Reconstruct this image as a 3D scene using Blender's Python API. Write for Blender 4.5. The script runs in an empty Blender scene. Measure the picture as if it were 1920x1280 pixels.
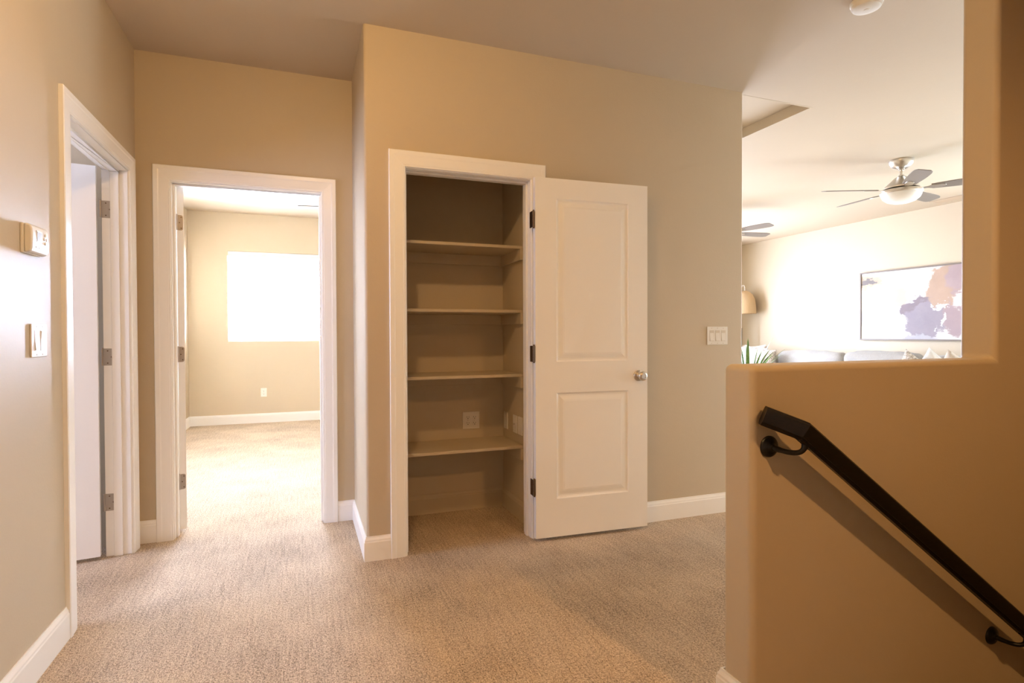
import bpy, bmesh, math, random
from mathutils import Vector, Matrix, noise

random.seed(7)
SC = bpy.context.scene
COL = SC.collection
PI = math.pi

# ------------------------------------------------------------------ materials
class NT:
    def __init__(s, name):
        s.m = bpy.data.materials.new(name); s.m.use_nodes = True
        s.t = s.m.node_tree; s.n = s.t.nodes; s.l = s.t.links
        s.b = s.n['Principled BSDF']
    def node(s, typ, **kw):
        n = s.n.new(typ)
        for k, v in kw.items():
            if k in n.inputs: n.inputs[k].default_value = v
            else: setattr(n, k, v)
        return n
    def link(s, a, b): s.l.new(a, b)
    def coord(s, kind='Object', scale=None):
        c = s.node('ShaderNodeTexCoord')
        if scale is None: return c.outputs[kind]
        mp = s.node('ShaderNodeMapping'); mp.inputs['Scale'].default_value = scale
        s.link(c.outputs[kind], mp.inputs['Vector']); return mp.outputs['Vector']
    def geo(s, scale):
        g = s.node('ShaderNodeNewGeometry')
        mp = s.node('ShaderNodeMapping'); mp.inputs['Scale'].default_value = scale
        s.link(g.outputs['Position'], mp.inputs['Vector']); return mp.outputs['Vector']
    def noise(s, vec, scale, detail=2, rough=.5):
        n = s.node('ShaderNodeTexNoise', Scale=scale, Detail=detail, Roughness=rough)
        s.link(vec, n.inputs['Vector']); return n.outputs['Fac']
    def ramp(s, fac, stops):
        r = s.node('ShaderNodeValToRGB'); e = r.color_ramp.elements
        while len(e) < len(stops): e.new(.5)
        for i, (p, c) in enumerate(stops):
            e[i].position = p; e[i].color = (*c, 1) if len(c) == 3 else c
        s.link(fac, r.inputs['Fac']); return r.outputs['Color']
    def mix(s, fac, a, b, mode='MIX'):
        m = s.node('ShaderNodeMix', data_type='RGBA', blend_type=mode)
        for v, i in ((fac, 0), (a, 6), (b, 7)):
            if hasattr(v, 'is_linked') or hasattr(v, 'links'): s.link(v, m.inputs[i])
            else: m.inputs[i].default_value = v if i == 0 else ((*v, 1) if len(v) == 3 else v)
        return m.outputs[2]
    def math(s, op, a, b=0.0):
        m = s.node('ShaderNodeMath', operation=op)
        for v, i in ((a, 0), (b, 1)):
            if isinstance(v, (int, float)): m.inputs[i].default_value = v
            else: s.link(v, m.inputs[i])
        return m.outputs[0]
    def bump(s, h, strength, dist):
        b = s.node('ShaderNodeBump', Strength=strength, Distance=dist)
        s.link(h, b.inputs['Height']); s.link(b.outputs['Normal'], s.b.inputs['Normal'])

def simple(name, col, rough=.5, metal=0.0, spec=.5, emit=None, es=0.0, bumps=None):
    t = NT(name); b = t.b
    b.inputs['Base Color'].default_value = (*col, 1)
    b.inputs['Roughness'].default_value = rough
    b.inputs['Metallic'].default_value = metal
    b.inputs['Specular IOR Level'].default_value = spec
    if emit:
        b.inputs['Emission Color'].default_value = (*emit, 1)
        b.inputs['Emission Strength'].default_value = es
    if bumps:
        t.bump(t.noise(t.geo((1, 1, 1)), bumps[0], 3), bumps[1], bumps[2])
    return t.m

def paint(name, col, rough, var=.03):
    t = NT(name)
    g = t.geo((1, 1, 1))
    f = t.noise(g, 1.3, 3)
    c = t.mix(f, tuple(x * (1 - var) for x in col), tuple(min(1, x * (1 + var)) for x in col))
    t.link(c, t.b.inputs['Base Color'])
    t.b.inputs['Roughness'].default_value = rough; t.b.inputs['Specular IOR Level'].default_value = .35
    h1 = t.noise(g, 130, 3); h2 = t.noise(g, 9, 4, .6)
    t.bump(t.math('ADD', t.math('MULTIPLY', h1, .35), t.math('MULTIPLY', h2, 1.0)), .25, .004)
    return t.m

M = {}
M['wall'] = paint('tan_wall_paint', (.56, .470, .338), .5)
M['ceil'] = paint('tan_ceiling_paint', (.57, .47, .345), .65)
M['trim'] = simple('white_trim_paint', (.91, .895, .86), .32, bumps=(60, .04, .002))
M['door'] = simple('white_door_paint', (.91, .895, .86), .36, bumps=(90, .05, .002))
M['plastic'] = simple('white_plastic', (.80, .77, .71), .35)
M['plastic_dim'] = simple('almond_plastic', (.66, .60, .50), .4)
M['slot'] = simple('dark_slot', (.02, .017, .015), .6)
M['nickel'] = simple('satin_nickel', (.62, .58, .52), .3, 1.0)
M['hinge'] = simple('worn_nickel_hinge', (.42, .37, .32), .42, .55)
M['bronze'] = simple('aged_bronze', (.16, .11, .07), .38, 1.0)
M['iron'] = simple('black_iron', (.006, .005, .005), .4, .2)
M['lcd'] = simple('grey_lcd', (.30, .33, .29), .25)
M['glassbowl'] = simple('frosted_white_glass', (.86, .85, .82), .35)
M['taupe'] = simple('taupe_fan_blade', (.21, .175, .145), .45)
M['greyfab'] = None
M['darkblade'] = simple('matte_dark_brown_blade', (.03, .022, .017), .9, 0.0, .03)
M['frame'] = simple('brown_frame', (.17, .13, .10), .45)
M['canvas_edge'] = simple('canvas_edge', (.8, .78, .74), .8)
M['screen'] = simple('black_metal', (.03, .03, .03), .4, .6)
M['white_metal'] = simple('white_metal', (.8, .78, .74), .4)
M['pot'] = simple('white_ceramic', (.75, .73, .70), .3)
M['soil'] = simple('dark_soil', (.03, .02, .015), .9)
M['ventm'] = simple('tan_vent_metal', (.50, .38, .26), .5)
M['blind'] = simple('white_blind_slat', (.85, .85, .83), .45)

def wood():
    t = NT('dark_stained_wood')
    v = t.geo((4, 60, 60)); f = t.noise(v, 3, 4)
    c = t.ramp(f, [(.3, (.0045, .003, .002)), (.75, (.013, .0075, .0045))])
    t.link(c, t.b.inputs['Base Color']); t.b.inputs['Roughness'].default_value = .38
    t.b.inputs['Specular IOR Level'].default_value = .28
    t.bump(f, .15, .002); return t.m
M['wood'] = wood()

def carpet():
    t = NT('looped_tan_carpet')
    v = t.geo((1, 1, 1))
    loop = t.noise(t.geo((1, .62, 1)), 200, 2, .65)
    loop2 = t.noise(t.geo((1, .7, 1)), 90, 2, .6)
    ribs = t.noise(t.geo((1, .06, 1)), 95, 1, .5)
    big = t.noise(v, 2.6, 3, .55)
    a = t.math('ADD', t.math('MULTIPLY', loop, .67), t.math('MULTIPLY', ribs, .13))
    a = t.math('ADD', a, t.math('MULTIPLY', loop2, .20))
    a = t.math('ADD', a, t.math('MULTIPLY', t.math('SUBTRACT', big, .5), .18))
    c = t.ramp(a, [(.36, (.16, .115, .062)), (.46, (.41, .30, .20)), (.54, (.59, .455, .30)), (.66, (.79, .64, .465))])
    t.link(c, t.b.inputs['Base Color'])
    t.b.inputs['Roughness'].default_value = .95
    t.b.inputs['Specular IOR Level'].default_value = .1
    t.b.inputs['Sheen Weight'].default_value = .2
    t.bump(a, .8, .010)
    return t.m
M['carpet'] = carpet()

def fabric(name, c1, c2, scale=160, bump=.4):
    t = NT(name); v = t.geo((1, 1, 1))
    f = t.noise(v, scale, 2, .6)
    t.link(t.ramp(f, [(.35, c1), (.65, c2)]), t.b.inputs['Base Color'])
    t.b.inputs['Roughness'].default_value = .9; t.b.inputs['Sheen Weight'].default_value = .2
    t.bump(t.math('ADD', f, t.math('MULTIPLY', t.noise(v, 14, 3), .8)), bump, .006); return t.m
M['greyfab'] = fabric('blue_grey_upholstery', (.285, .27, .25), (.385, .37, .345))
M['whitefab'] = fabric('white_cotton', (.62, .60, .57), (.74, .72, .69))
M['tanfab'] = fabric('tan_linen', (.40, .33, .26), (.56, .48, .40), 220)
M['nubfab'] = fabric('nubby_beige_weave', (.22, .18, .14), (.62, .55, .47), 60, .9)

def woven():
    t = NT('woven_rattan')
    c = t.node('ShaderNodeTexCoord')
    w1 = t.node('ShaderNodeTexWave', Scale=55.0, Distortion=.4); w1.bands_direction = 'Z'
    t.link(c.outputs['Object'], w1.inputs['Vector'])
    w2 = t.node('ShaderNodeTexWave', Scale=30.0, Distortion=.4); w2.bands_direction = 'X'
    t.link(c.outputs['Object'], w2.inputs['Vector'])
    f = t.math('MULTIPLY', w1.outputs['Fac'], t.math('ADD', t.math('MULTIPLY', w2.outputs['Fac'], .6), .4))
    t.link(t.ramp(f, [(.1, (.50, .32, .16)), (.7, (.84, .64, .40))]), t.b.inputs['Base Color'])
    t.b.inputs['Roughness'].default_value = .7
    t.bump(f, .6, .006); return t.m
M['woven'] = woven()

def leafmat():
    t = NT('green_leaf'); f = t.noise(t.geo((1, 1, 1)), 20, 3)
    t.link(t.ramp(f, [(.3, (.07, .16, .03)), (.7, (.22, .36, .10))]), t.b.inputs['Base Color'])
    t.b.inputs['Roughness'].default_value = .4; return t.m
M['leaf'] = leafmat()

def emitpane(name, col, s):
    t = NT(name)
    t.b.inputs['Base Color'].default_value = (.9, .93, .95, 1); t.b.inputs['Roughness'].default_value = .05
    t.b.inputs['Emission Color'].default_value = (*col, 1); t.b.inputs['Emission Strength'].default_value = s
    return t.m
PANE_BED, PANE_LEFT, PANE_LIV, PANE_ADDED = 370.0, 18.0, 40.0, 15.0
M['pane_bed'] = emitpane('daylit_glass_bedroom', (.66, .765, 1.0), PANE_BED)
M['pane_bed_added'] = emitpane('added_daylight_pane_bedroom', (.66, .74, 1.0), 3.5)  # glowing pane of an unseen window added to brighten bedroom and doorway
M['pane_left'] = emitpane('daylit_glass_side_room', (.56, .66, 1.0), PANE_LEFT)
M['pane_liv'] = emitpane('daylit_glass_living', (.67, .77, 1.0), PANE_LIV)
M['pane_added'] = emitpane('added_daylight_pane_living', (.66, .83, 1.0), PANE_ADDED)  # glowing pane added out of view to daylight the closet wall and door

def artwork():
    # abstract painting: soft noise-torn patches over an off-white ground (coordinates in metres on the canvas)
    t = NT('abstract_painting')
    g = t.coord('Object')
    sep = t.node('ShaderNodeSeparateXYZ'); t.link(g, sep.inputs[0])
    def nz(scale, detail=4, stretch=(1, 1, 1), off=0):
        mp = t.node('ShaderNodeMapping'); mp.inputs['Scale'].default_value = stretch
        mp.inputs['Location'].default_value = (off, off * 1.7, off * .6)
        t.link(g, mp.inputs['Vector']); return t.noise(mp.outputs['Vector'], scale, detail, .62)
    n1 = nz(5, 5); n2 = nz(5, 5, (1, 1, 1), 4.3); n3 = nz(7, 6, (1, .4, 2.2), 9.1)
    u = t.math('ADD', t.math('MULTIPLY', sep.outputs['Y'], -1.0), t.math('MULTIPLY', t.math('SUBTRACT', n1, .5), .34))
    w = t.math('ADD', sep.outputs['Z'], t.math('MULTIPLY', t.math('SUBTRACT', n2, .5), .30))
    w = t.math('ADD', w, t.math('MULTIPLY', t.math('SUBTRACT', n3, .5), .22))
    base = t.ramp(nz(3, 4, (1, .6, 1.6), 2.2), [(.3, (0.633, 0.599, 0.544)), (.6, (0.666, 0.655, 0.636))])
    def blob(col, cu, cw, ru, rw, rot, c2, soft=.12, amt=1.0):
        nonlocal base
        a = t.math('SUBTRACT', u, cu); b = t.math('SUBTRACT', w, cw)
        ca, sa = math.cos(rot), math.sin(rot)
        p = t.math('ADD', t.math('MULTIPLY', a, ca / ru), t.math('MULTIPLY', b, sa / ru))
        q = t.math('ADD', t.math('MULTIPLY', a, -sa / rw), t.math('MULTIPLY', b, ca / rw))
        d = t.math('ADD', t.math('MULTIPLY', p, p), t.math('MULTIPLY', q, q))
        mk = t.node('ShaderNodeMapRange'); mk.interpolation_type = 'SMOOTHSTEP'
        mk.inputs['From Min'].default_value = 1 + soft; mk.inputs['From Max'].default_value = 1 - soft
        mk.inputs['To Max'].default_value = amt
        t.link(d, mk.inputs['Value'])
        cc = t.mix(nz(6, 4, (1, 1, 1), cu * 7 + cw), col, c2)
        base = t.mix(mk.outputs['Result'], base, cc)
    # u runs along the canvas from its far end (0) to its near end (1.6); w from bottom (0) to top (.94)
    blob((0.351, 0.261, 0.179), .10, .80, .25, .10, 0, (0.500, 0.414, 0.305), .5)
    blob((0.138, 0.117, 0.114), .11, .80, .15, .035, 0, (0.213, 0.181, 0.167))
    blob((0.351, 0.352, 0.385), .06, .32, .10, .12, 0, (0.521, 0.509, 0.506), .6)
    blob((0.386, 0.361, 0.290), .56, .55, .13, .13, 0, (0.521, 0.481, 0.385), .5)
    blob((0.351, 0.239, 0.167), 1.10, .66, .20, .42, -.5, (0.443, 0.310, 0.226), .2)
    blob((0.292, 0.209, 0.218), 1.30, .80, .16, .22, -.3, (0.386, 0.293, 0.290), .3)
    blob((0.165, 0.123, 0.149), .74, .40, .20, .12, .2, (0.236, 0.188, 0.205), .25)
    blob((0.206, 0.174, 0.218), .90, .27, .26, .20, 0, (0.300, 0.261, 0.290), .2)
    blob((0.267, 0.194, 0.212), 1.24, .28, .18, .19, 0, (0.369, 0.277, 0.282), .25)
    blob((0.333, 0.318, 0.368), .84, .03, .24, .07, 0, (0.443, 0.423, 0.453), .4)
    blob((0.636, 0.629, 0.614), 1.06, .44, .10, .022, 0, (0.666, 0.666, 0.666), .3)
    blob((0.636, 0.629, 0.614), 1.08, .25, .022, .11, -.35, (0.666, 0.666, 0.666), .3)
    blob((0.651, 0.644, 0.629), 1.36, .55, .16, .07, .2, (0.666, 0.666, 0.666), .4)
    t.link(base, t.b.inputs['Base Color']); t.b.inputs['Roughness'].default_value = .6
    t.bump(n3, .3, .004)
    return t.m
M['art'] = artwork()

# ------------------------------------------------------------------ mesh helpers
class MB:
    def __init__(s): s.v = []; s.f = []
    def add(s, v, f):
        o = len(s.v); s.v += [tuple(p) for p in v]; s.f += [tuple(i + o for i in q) for q in f]; return s
    def box(s, x0, x1, y0, y1, z0, z1, mtx=None):
        v = [Vector((x, y, z)) for z in (z0, z1) for y in (y0, y1) for x in (x0, x1)]
        if mtx: v = [mtx @ p for p in v]
        return s.add(v, [(0, 2, 3, 1), (4, 5, 7, 6), (0, 1, 5, 4), (2, 6, 7, 3), (0, 4, 6, 2), (1, 3, 7, 5)])
    def prism(s, poly, a, b, axis='Z'):
        def P(p, t):
            return {'Z': (p[0], p[1], t), 'Y': (p[0], t, p[1]), 'X': (t, p[0], p[1])}[axis]
        n = len(poly)
        v = [P(p, a) for p in poly] + [P(p, b) for p in poly]
        f = [tuple(range(n - 1, -1, -1)), tuple(range(n, 2 * n))] + [(i, (i + 1) % n, n + (i + 1) % n, n + i) for i in range(n)]
        return s.add(v, f)
    def tube(s, pts, r, seg=10, cap=True):
        pts = [Vector(p) for p in pts]; rs = r if isinstance(r, (list, tuple)) else [r] * len(pts)
        v = []; f = []; up = None
        for i, p in enumerate(pts):
            d = (pts[min(i + 1, len(pts) - 1)] - pts[max(i - 1, 0)]).normalized()
            if up is None: up = d.orthogonal().normalized()
            up = (up - d * up.dot(d)).normalized(); sd = d.cross(up)
            for k in range(seg):
                a = 2 * PI * k / seg; v.append(p + (up * math.cos(a) + sd * math.sin(a)) * rs[i])
        for i in range(len(pts) - 1):
            for k in range(seg):
                k2 = (k + 1) % seg; f.append((i * seg + k, i * seg + k2, (i + 1) * seg + k2, (i + 1) * seg + k))
        if cap:
            f.append(tuple(range(seg - 1, -1, -1))); f.append(tuple(range((len(pts) - 1) * seg, len(pts) * seg)))
        return s.add(v, f)
    def lathe(s, prof, seg=28, mtx=None):
        v = []; f = []
        for r, z in prof:
            for k in range(seg):
                a = 2 * PI * k / seg; p = Vector((r * math.cos(a), r * math.sin(a), z)); v.append(mtx @ p if mtx else p)
        for i in range(len(prof) - 1):
            for k in range(seg):
                k2 = (k + 1) % seg; f.append((i * seg + k, i * seg + k2, (i + 1) * seg + k2, (i + 1) * seg + k))
        f.append(tuple(range(seg - 1, -1, -1))); n = (len(prof) - 1) * seg; f.append(tuple(range(n, n + seg)))
        return s.add(v, f)
    def build(s, name, mat, parent=None, origin=None, smooth=False, bevel=0, seg=2, world=True, angle=40, wn=False):
        me = bpy.data.meshes.new(name)
        off = Vector((0, 0, 0))
        if origin is not None: off = Vector(origin)
        elif parent is not None and world: off = absloc(parent)
        me.from_pydata([tuple(Vector(p) - off) for p in s.v], [], s.f)
        bm = bmesh.new(); bm.from_mesh(me)
        bmesh.ops.remove_doubles(bm, verts=bm.verts, dist=1e-6)
        bmesh.ops.recalc_face_normals(bm, faces=bm.faces)
        bm.to_mesh(me); bm.free()
        me.materials.append(mat)
        o = bpy.data.objects.new(name, me); COL.objects.link(o)
        if origin is not None: o.location = off
        if parent is not None: o.parent = parent
        if smooth:
            for p in me.polygons: p.use_smooth = True
            me.set_sharp_from_angle(angle=math.radians(angle))
        if bevel:
            b = o.modifiers.new('bevel', 'BEVEL'); b.width = bevel; b.segments = seg
            b.limit_method = 'ANGLE'; b.angle_limit = math.radians(50); b.harden_normals = True
            if not smooth:
                for p in me.polygons: p.use_smooth = True
                me.set_sharp_from_angle(angle=math.radians(60)) if seg < 3 else None
        return o

def absloc(o):
    l = Vector((0, 0, 0))
    while o is not None: l = l + o.location; o = o.parent
    return l
def tag(o, label, cat, group=None, kind=None):
    o['label'] = label; o['category'] = cat
    if group: o['group'] = group
    if kind: o['kind'] = kind
    return o
def empty(name, loc, label, cat, group=None, kind=None, rz=0):
    o = bpy.data.objects.new(name, None); COL.objects.link(o); o.location = loc; o.rotation_euler = (0, 0, rz)
    o.empty_display_size = .1
    return tag(o, label, cat, group, kind)
def struct(o, label, cat): return tag(o, label, cat, None, 'structure')
def copy_tree(o, parent=None):
    c = o.copy(); COL.objects.link(c)
    if parent is not None: c.parent = parent
    for ch in [q for q in bpy.data.objects if q.parent == o]:
        copy_tree(ch, c)
    return c

def sweep(path, N, prof, closed_ends=True):
    """Sweep a profile [(a, b)] along a planar polyline with mitred corners.
    a is measured in the plane to the LEFT of travel seen with N towards the viewer, b along N."""
    N = Vector(N).normalized(); P = [Vector(p) for p in path]; mb = MB(); n = len(P); k = len(prof); v = []
    L = [N.cross((P[i + 1] - P[i]).normalized()) for i in range(n - 1)]
    for i in range(n):
        if i == 0: m = L[0]
        elif i == n - 1: m = L[-1]
        else:
            m = (L[i - 1] + L[i]).normalized(); m = m / max(.2, m.dot(L[i]))
        for a, b in prof: v.append(P[i] + m * a + N * b)
    f = []
    for i in range(n - 1):
        for j in range(k):
            j2 = (j + 1) % k; f.append((i * k + j, i * k + j2, (i + 1) * k + j2, (i + 1) * k + j))
    f.append(tuple(range(k))); f.append(tuple(range((n - 1) * k, n * k)))
    return mb.add(v, f)

# ------------------------------------------------------------------ layout numbers (metres)
CAMZ = 1.165
ZC = 2.742
XL = -.858          # hall left wall face
YB = 3.674          # back wall face (bedroom door)
XJ = .304           # jog face
YC = 2.969          # closet wall face
XE = 2.728          # right end of closet wall
XH, YH1, YH2, ZH = 1.217, 1.285, 1.407, 1.070   # half wall
XP = 2.314          # full-height part begins
XR = 7.45           # living room right wall
YF = 8.15           # far outside wall
BH = .125
W = M['wall']

# ------------------------------------------------------------------ floor, ceiling
fl = MB()
Z0 = -.12
fl.box(-3.6, 7.6, 1.345, 8.3, Z0, 0)
fl.box(-3.6, 1.262, -2.75, 1.345, Z0, 0)
fl.box(1.262, 4.7, -2.75, .16, Z0, 0)
o = fl.build('floor', M['carpet']); struct(o, 'tan ribbed loop carpet covering the landing and the rooms beyond', 'floor')

HX0, HX1, HY0, HY1 = 2.755, 3.365, 2.996, 3.72     # attic hatch hole
ce = MB()
ce.box(-3.6, 7.6, -2.75, HY0, ZC, ZC + .1)
ce.box(-3.6, HX0, HY0, HY1, ZC, ZC + .1)
ce.box(HX1, 7.6, HY0, HY1, ZC, ZC + .1)
ce.box(-3.6, 7.6, HY1, 8.3, ZC, ZC + .1)
o = ce.build('ceiling', M['ceil']); struct(o, 'smooth tan painted ceiling running over hall and living room', 'ceiling')

# attic hatch
h = empty('attic_hatch', ((HX0 + HX1) / 2, (HY0 + HY1) / 2, ZC), 'recessed square attic access hatch in the ceiling beside the closet wall end', 'hatch')
m = MB()
m.box(HX1 - .012, HX1 + .0, HY0, HY1, ZC - .001, ZC + .075); m.box(HX0, HX0 + .012, HY0, HY1, ZC - .001, ZC + .075)
m.box(HX0 + .012, HX1 - .012, HY0, HY0 + .012, ZC - .001, ZC + .075); m.box(HX0 + .012, HX1 - .012, HY1 - .012, HY1, ZC - .001, ZC + .075)
m.build('hatch_frame', M['ceil'], h)
m = MB(); m.box(HX0, HX1, HY0, HY1, ZC + .076, ZC + .095); m.build('hatch_panel', M['ceil'], h, bevel=.002)

# ------------------------------------------------------------------ walls
def wallbox(name, label, boxes):
    m = MB()
    for b in boxes: m.box(*b)
    o = m.build(name, W); return struct(o, label, 'wall')

LD0, LD1 = 2.690, 3.533      # rough opening of the left door (Y)
BD0, BD1 = -.701, .130       # rough opening of bedroom door (X)
CD0, CD1 = .499, 1.231       # rough opening of closet door (X)
DH = 2.046
wallbox('wall_left', 'tan hall wall on the left with the thermostat and light switch', [
    (XL - .115, XL, -2.6, LD0, 0, ZC), (XL - .115, XL, LD1, YB, 0, ZC), (XL - .115, XL, LD0, LD1, DH, ZC)])
wallbox('wall_back', 'tan end wall of the hall around the bedroom doorway', [
    (-3.5, BD0, YB, YB + .116, 0, ZC), (BD1, .42, YB, YB + .116, 0, ZC), (BD0, BD1, YB, YB + .116, DH, ZC)])

def rounded_rect_plan(x0, x1, y0, y1, r, corners):
    """corners: subset of 'SW','SE','NE','NW' to round"""
    pts = []
    for key, cx, cy, a0 in (('SW', x0, y0, 180), ('SE', x1, y0, 270), ('NE', x1, y1, 0), ('NW', x0, y1, 90)):
        if key in corners:
            ox = cx + (r if 'W' in key else -r); oy = cy + (r if 'S' in key else -r)
            for k in range(9):
                a = math.radians(a0 + 90 * k / 8); pts.append((ox + r * math.cos(a), oy + r * math.sin(a)))
        else: pts.append((cx, cy))
    return pts
m = MB()
m.prism(rounded_rect_plan(XJ, CD0, YC, YC + .116, .016, ('SW',)), 0, ZC)
m.prism(rounded_rect_plan(CD1, XE, YC, YC + .116, .014, ('SE',)), 0, ZC)
m.box(CD0, CD1, YC, YC + .116, DH, ZC)
o = m.build('wall_middle', W, smooth=True, angle=30); struct(o, 'tan wall around the closet doorway, facing the landing', 'wall')
wallbox('wall_jog', 'short tan return wall between closet wall and bedroom doorway', [(XJ, .42, YC + .116, YB, 0, ZC)])
wallbox('wall_closet_back', 'tan back wall inside the closet', [(.42, XE - .12, 3.62, YB + .116, 0, ZC)])
wallbox('wall_closet_right', 'tan right side wall inside the closet', [(1.28, 1.40, YC + .116, 3.62, 0, ZC)])
wallbox('wall_living_left', 'tan living room wall behind the closet wall end', [(XE - .12, XE, YC + .116, YF, 0, ZC)])

# half wall and full-height pier, one rounded body
m = MB()
m.prism([(XH, -2.6), (4.6, -2.6), (4.6, ZC + .02), (XP, ZC + .02), (XP, ZH), (XH, ZH)], YH1, YH2, 'Y')
o = m.build('wall_right', W, bevel=.02, seg=6); struct(o, 'tan half wall rising to a full-height pier along the stairs', 'wall')
o.modifiers['bevel'].angle_limit = math.radians(30)
PW = (1.75, 3.35, .30, 2.25)
wallbox('wall_living_near', 'tan near wall of the living room beyond the pier', [(4.6, XR + .12, YH1, YH2, 0, ZC)])
wallbox('wall_living_right', 'pale tan living room wall behind the sofa and painting', [
    (XR, XR + .12, YH2, PW[0], 0, ZC), (XR, XR + .12, PW[1], YF + .12, 0, ZC), (XR, XR + .12, PW[0], PW[1], 0, PW[2]), (XR, XR + .12, PW[0], PW[1], PW[3], ZC)])

# far wall with windows
BW = (-.895, .285, 1.075, 2.25)      # bedroom window x0 x1 z0 z1
LW = [(3.35, 4.55, .55, 2.25), (4.85, 6.05, .55, 2.25)]
def wall_with_holes(x0, x1, y0, y1, holes):
    bs = []; x = x0
    for h0, h1, z0, z1 in holes:
        bs += [(x, h0, y0, y1, 0, ZC), (h0, h1, y0, y1, 0, z0), (h0, h1, y0, y1, z1, ZC)]; x = h1
    bs.append((x, x1, y0, y1, 0, ZC)); return bs
wallbox('wall_bedroom_far', 'tan bedroom wall with the bright window, seen through the doorway', wall_with_holes(-1.47, XE - .06, YF, YF + .15, [BW]))
wallbox('wall_living_far', 'tan far wall of the living room behind the lamp', wall_with_holes(XE - .06, XR, YF, YF + .15, LW))
B2 = (4.7, 6.4, .60, 2.25)
wallbox('wall_bedroom_left', 'pale tan left wall of the bedroom', [(-1.47, -1.35, YB + .116, B2[0], 0, ZC), (-1.47, -1.35, B2[1], YF, 0, ZC),
    (-1.47, -1.35, B2[0], B2[1], 0, B2[2]), (-1.47, -1.35, B2[0], B2[1], B2[3], ZC)])
# side room on the left
SW_ = (1.75, 3.25, .8, 2.25)
wallbox('wall_side_room_far', 'tan outer wall of the room on the left', [
    (-3.6, -3.5, 1.0, SW_[0], 0, ZC), (-3.6, -3.5, SW_[1], YB, 0, ZC), (-3.6, -3.5, SW_[0], SW_[1], 0, SW_[2]), (-3.6, -3.5, SW_[0], SW_[1], SW_[3], ZC)])
wallbox('wall_side_room_near', 'tan near wall of the room on the left', [(-3.6, XL - .115, .9, 1.0, 0, ZC)])
# hall behind the camera and stairwell
wallbox('wall_rear', 'tan hall wall behind the viewer', [(XL - .115, 4.72, -2.7, -2.6, 0, ZC)])
wallbox('wall_hall_right', 'tan hall wall to the right behind the viewer', [(4.6, 4.72, -2.6, .10, 0, ZC)])
wallbox('wall_stair', 'tan half wall on the near side of the stairs', [(1.30, 4.6, .10, .22, -2.6, 1.07)])
wallbox('wall_stair_end', 'tan wall at the foot of the stairs', [(4.6, 4.72, .10, YH1, -2.6, ZC)])
m = MB(); m.box(1.0, 1.265, .22, YH1, -2.6, -.125)
for k in range(12):
    x = 1.265 + .263 * k; z = -.19 * (k + 1)
    m.box(x - .025, x + .263, .22, YH1, z - .2 if k < 11 else -2.6, z)
m.box(1.265 + .263 * 11, 4.6, .22, YH1, -2.6, -2.28)
o = m.build('staircase', M['carpet'], bevel=.012, seg=2); struct(o, 'tan carpeted staircase going down beside the half wall', 'stairs')

# ------------------------------------------------------------------ door frames
CAS = [(0, 0), (0, .0105), (.003, .012), (.009, .012), (.012, .0135), (.054, .0160), (.060, .0180), (.080, .0180), (.083, .015), (.083, 0)]
def casing(name, p0, p1, zt, N, label, cat):
    """p0->p1 on the floor, left leg first as seen from the room; N points into the room"""
    P0 = Vector((*p0, 0)); P1 = Vector((*p1, 0)); up = Vector((0, 0, zt))
    o = sweep([P0, P0 + up, P1 + up, P1], N, CAS).build(name, M['trim'], origin=((p0[0] + p1[0]) / 2, (p0[1] + p1[1]) / 2, 0))
    return struct(o, label, cat)
def jamb(par, x0, x1, y0, y1, z, axis, stop):
    """jamb lining of a doorway; axis 'X' = doorway spans x0..x1, wall thickness y0..y1. stop = (s0, s1) along thickness"""
    t = .015
    def B(m, a0, a1, b0, b1, z0, z1):
        if axis == 'X': m.box(a0, a1, b0, b1, z0, z1)
        else: m.box(b0, b1, a0, a1, z0, z1)
    m = MB()
    B(m, x0 - t + .001, x0, y0, y1, 0, z); B(m, x1, x1 + t - .001, y0, y1, 0, z); B(m, x0 - t + .001, x1 + t - .001, y0, y1, z, z + t - .001)
    m.build('jamb', M['trim'], par, bevel=.0015)
    m = MB(); s = .011
    B(m, x0, x0 + s, *stop, 0, z - s); B(m, x1 - s, x1, *stop, 0, z - s); B(m, x0, x1, *stop, z - s, z)
    m.build('door_stop', M['trim'], par, bevel=.0025)
# bedroom door frame
t1 = casing('trim_1', (BD0 + .010, YB), (BD1 - .010, YB), 2.036, (0, -1, 0), 'white door casing around the bright bedroom doorway', 'door frame')
jamb(t1, BD0 + .015, BD1 - .015, YB - .001, YB + .117, 2.031, 'X', (YB + .036, YB + .076))
# closet door frame
t2 = casing('trim_2', (CD0 + .010, YC), (CD1 - .010, YC), 2.036, (0, -1, 0), 'white door casing around the open shelved closet', 'door frame')
jamb(t2, CD0 + .015, CD1 - .015, YC - .001, YC + .117, 2.031, 'X', (YC + .040, YC + .080))
m = MB(); m.box(CD0 + .0148, CD0 + .017, YC + .008, YC + .034, .885, .945); m.build('strike_plate', M['bronze'], t2)
# left room door frame
t3 = casing('trim_3', (XL, LD0 + .010), (XL, LD1 - .010), 2.036, (1, 0, 0), 'white door casing in the left wall, seen at an angle', 'door frame')
jamb(t3, LD0 + .015, LD1 - .015, XL - .116, XL + .001, 2.031, 'Y', (XL - .077, XL - .037))

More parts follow.
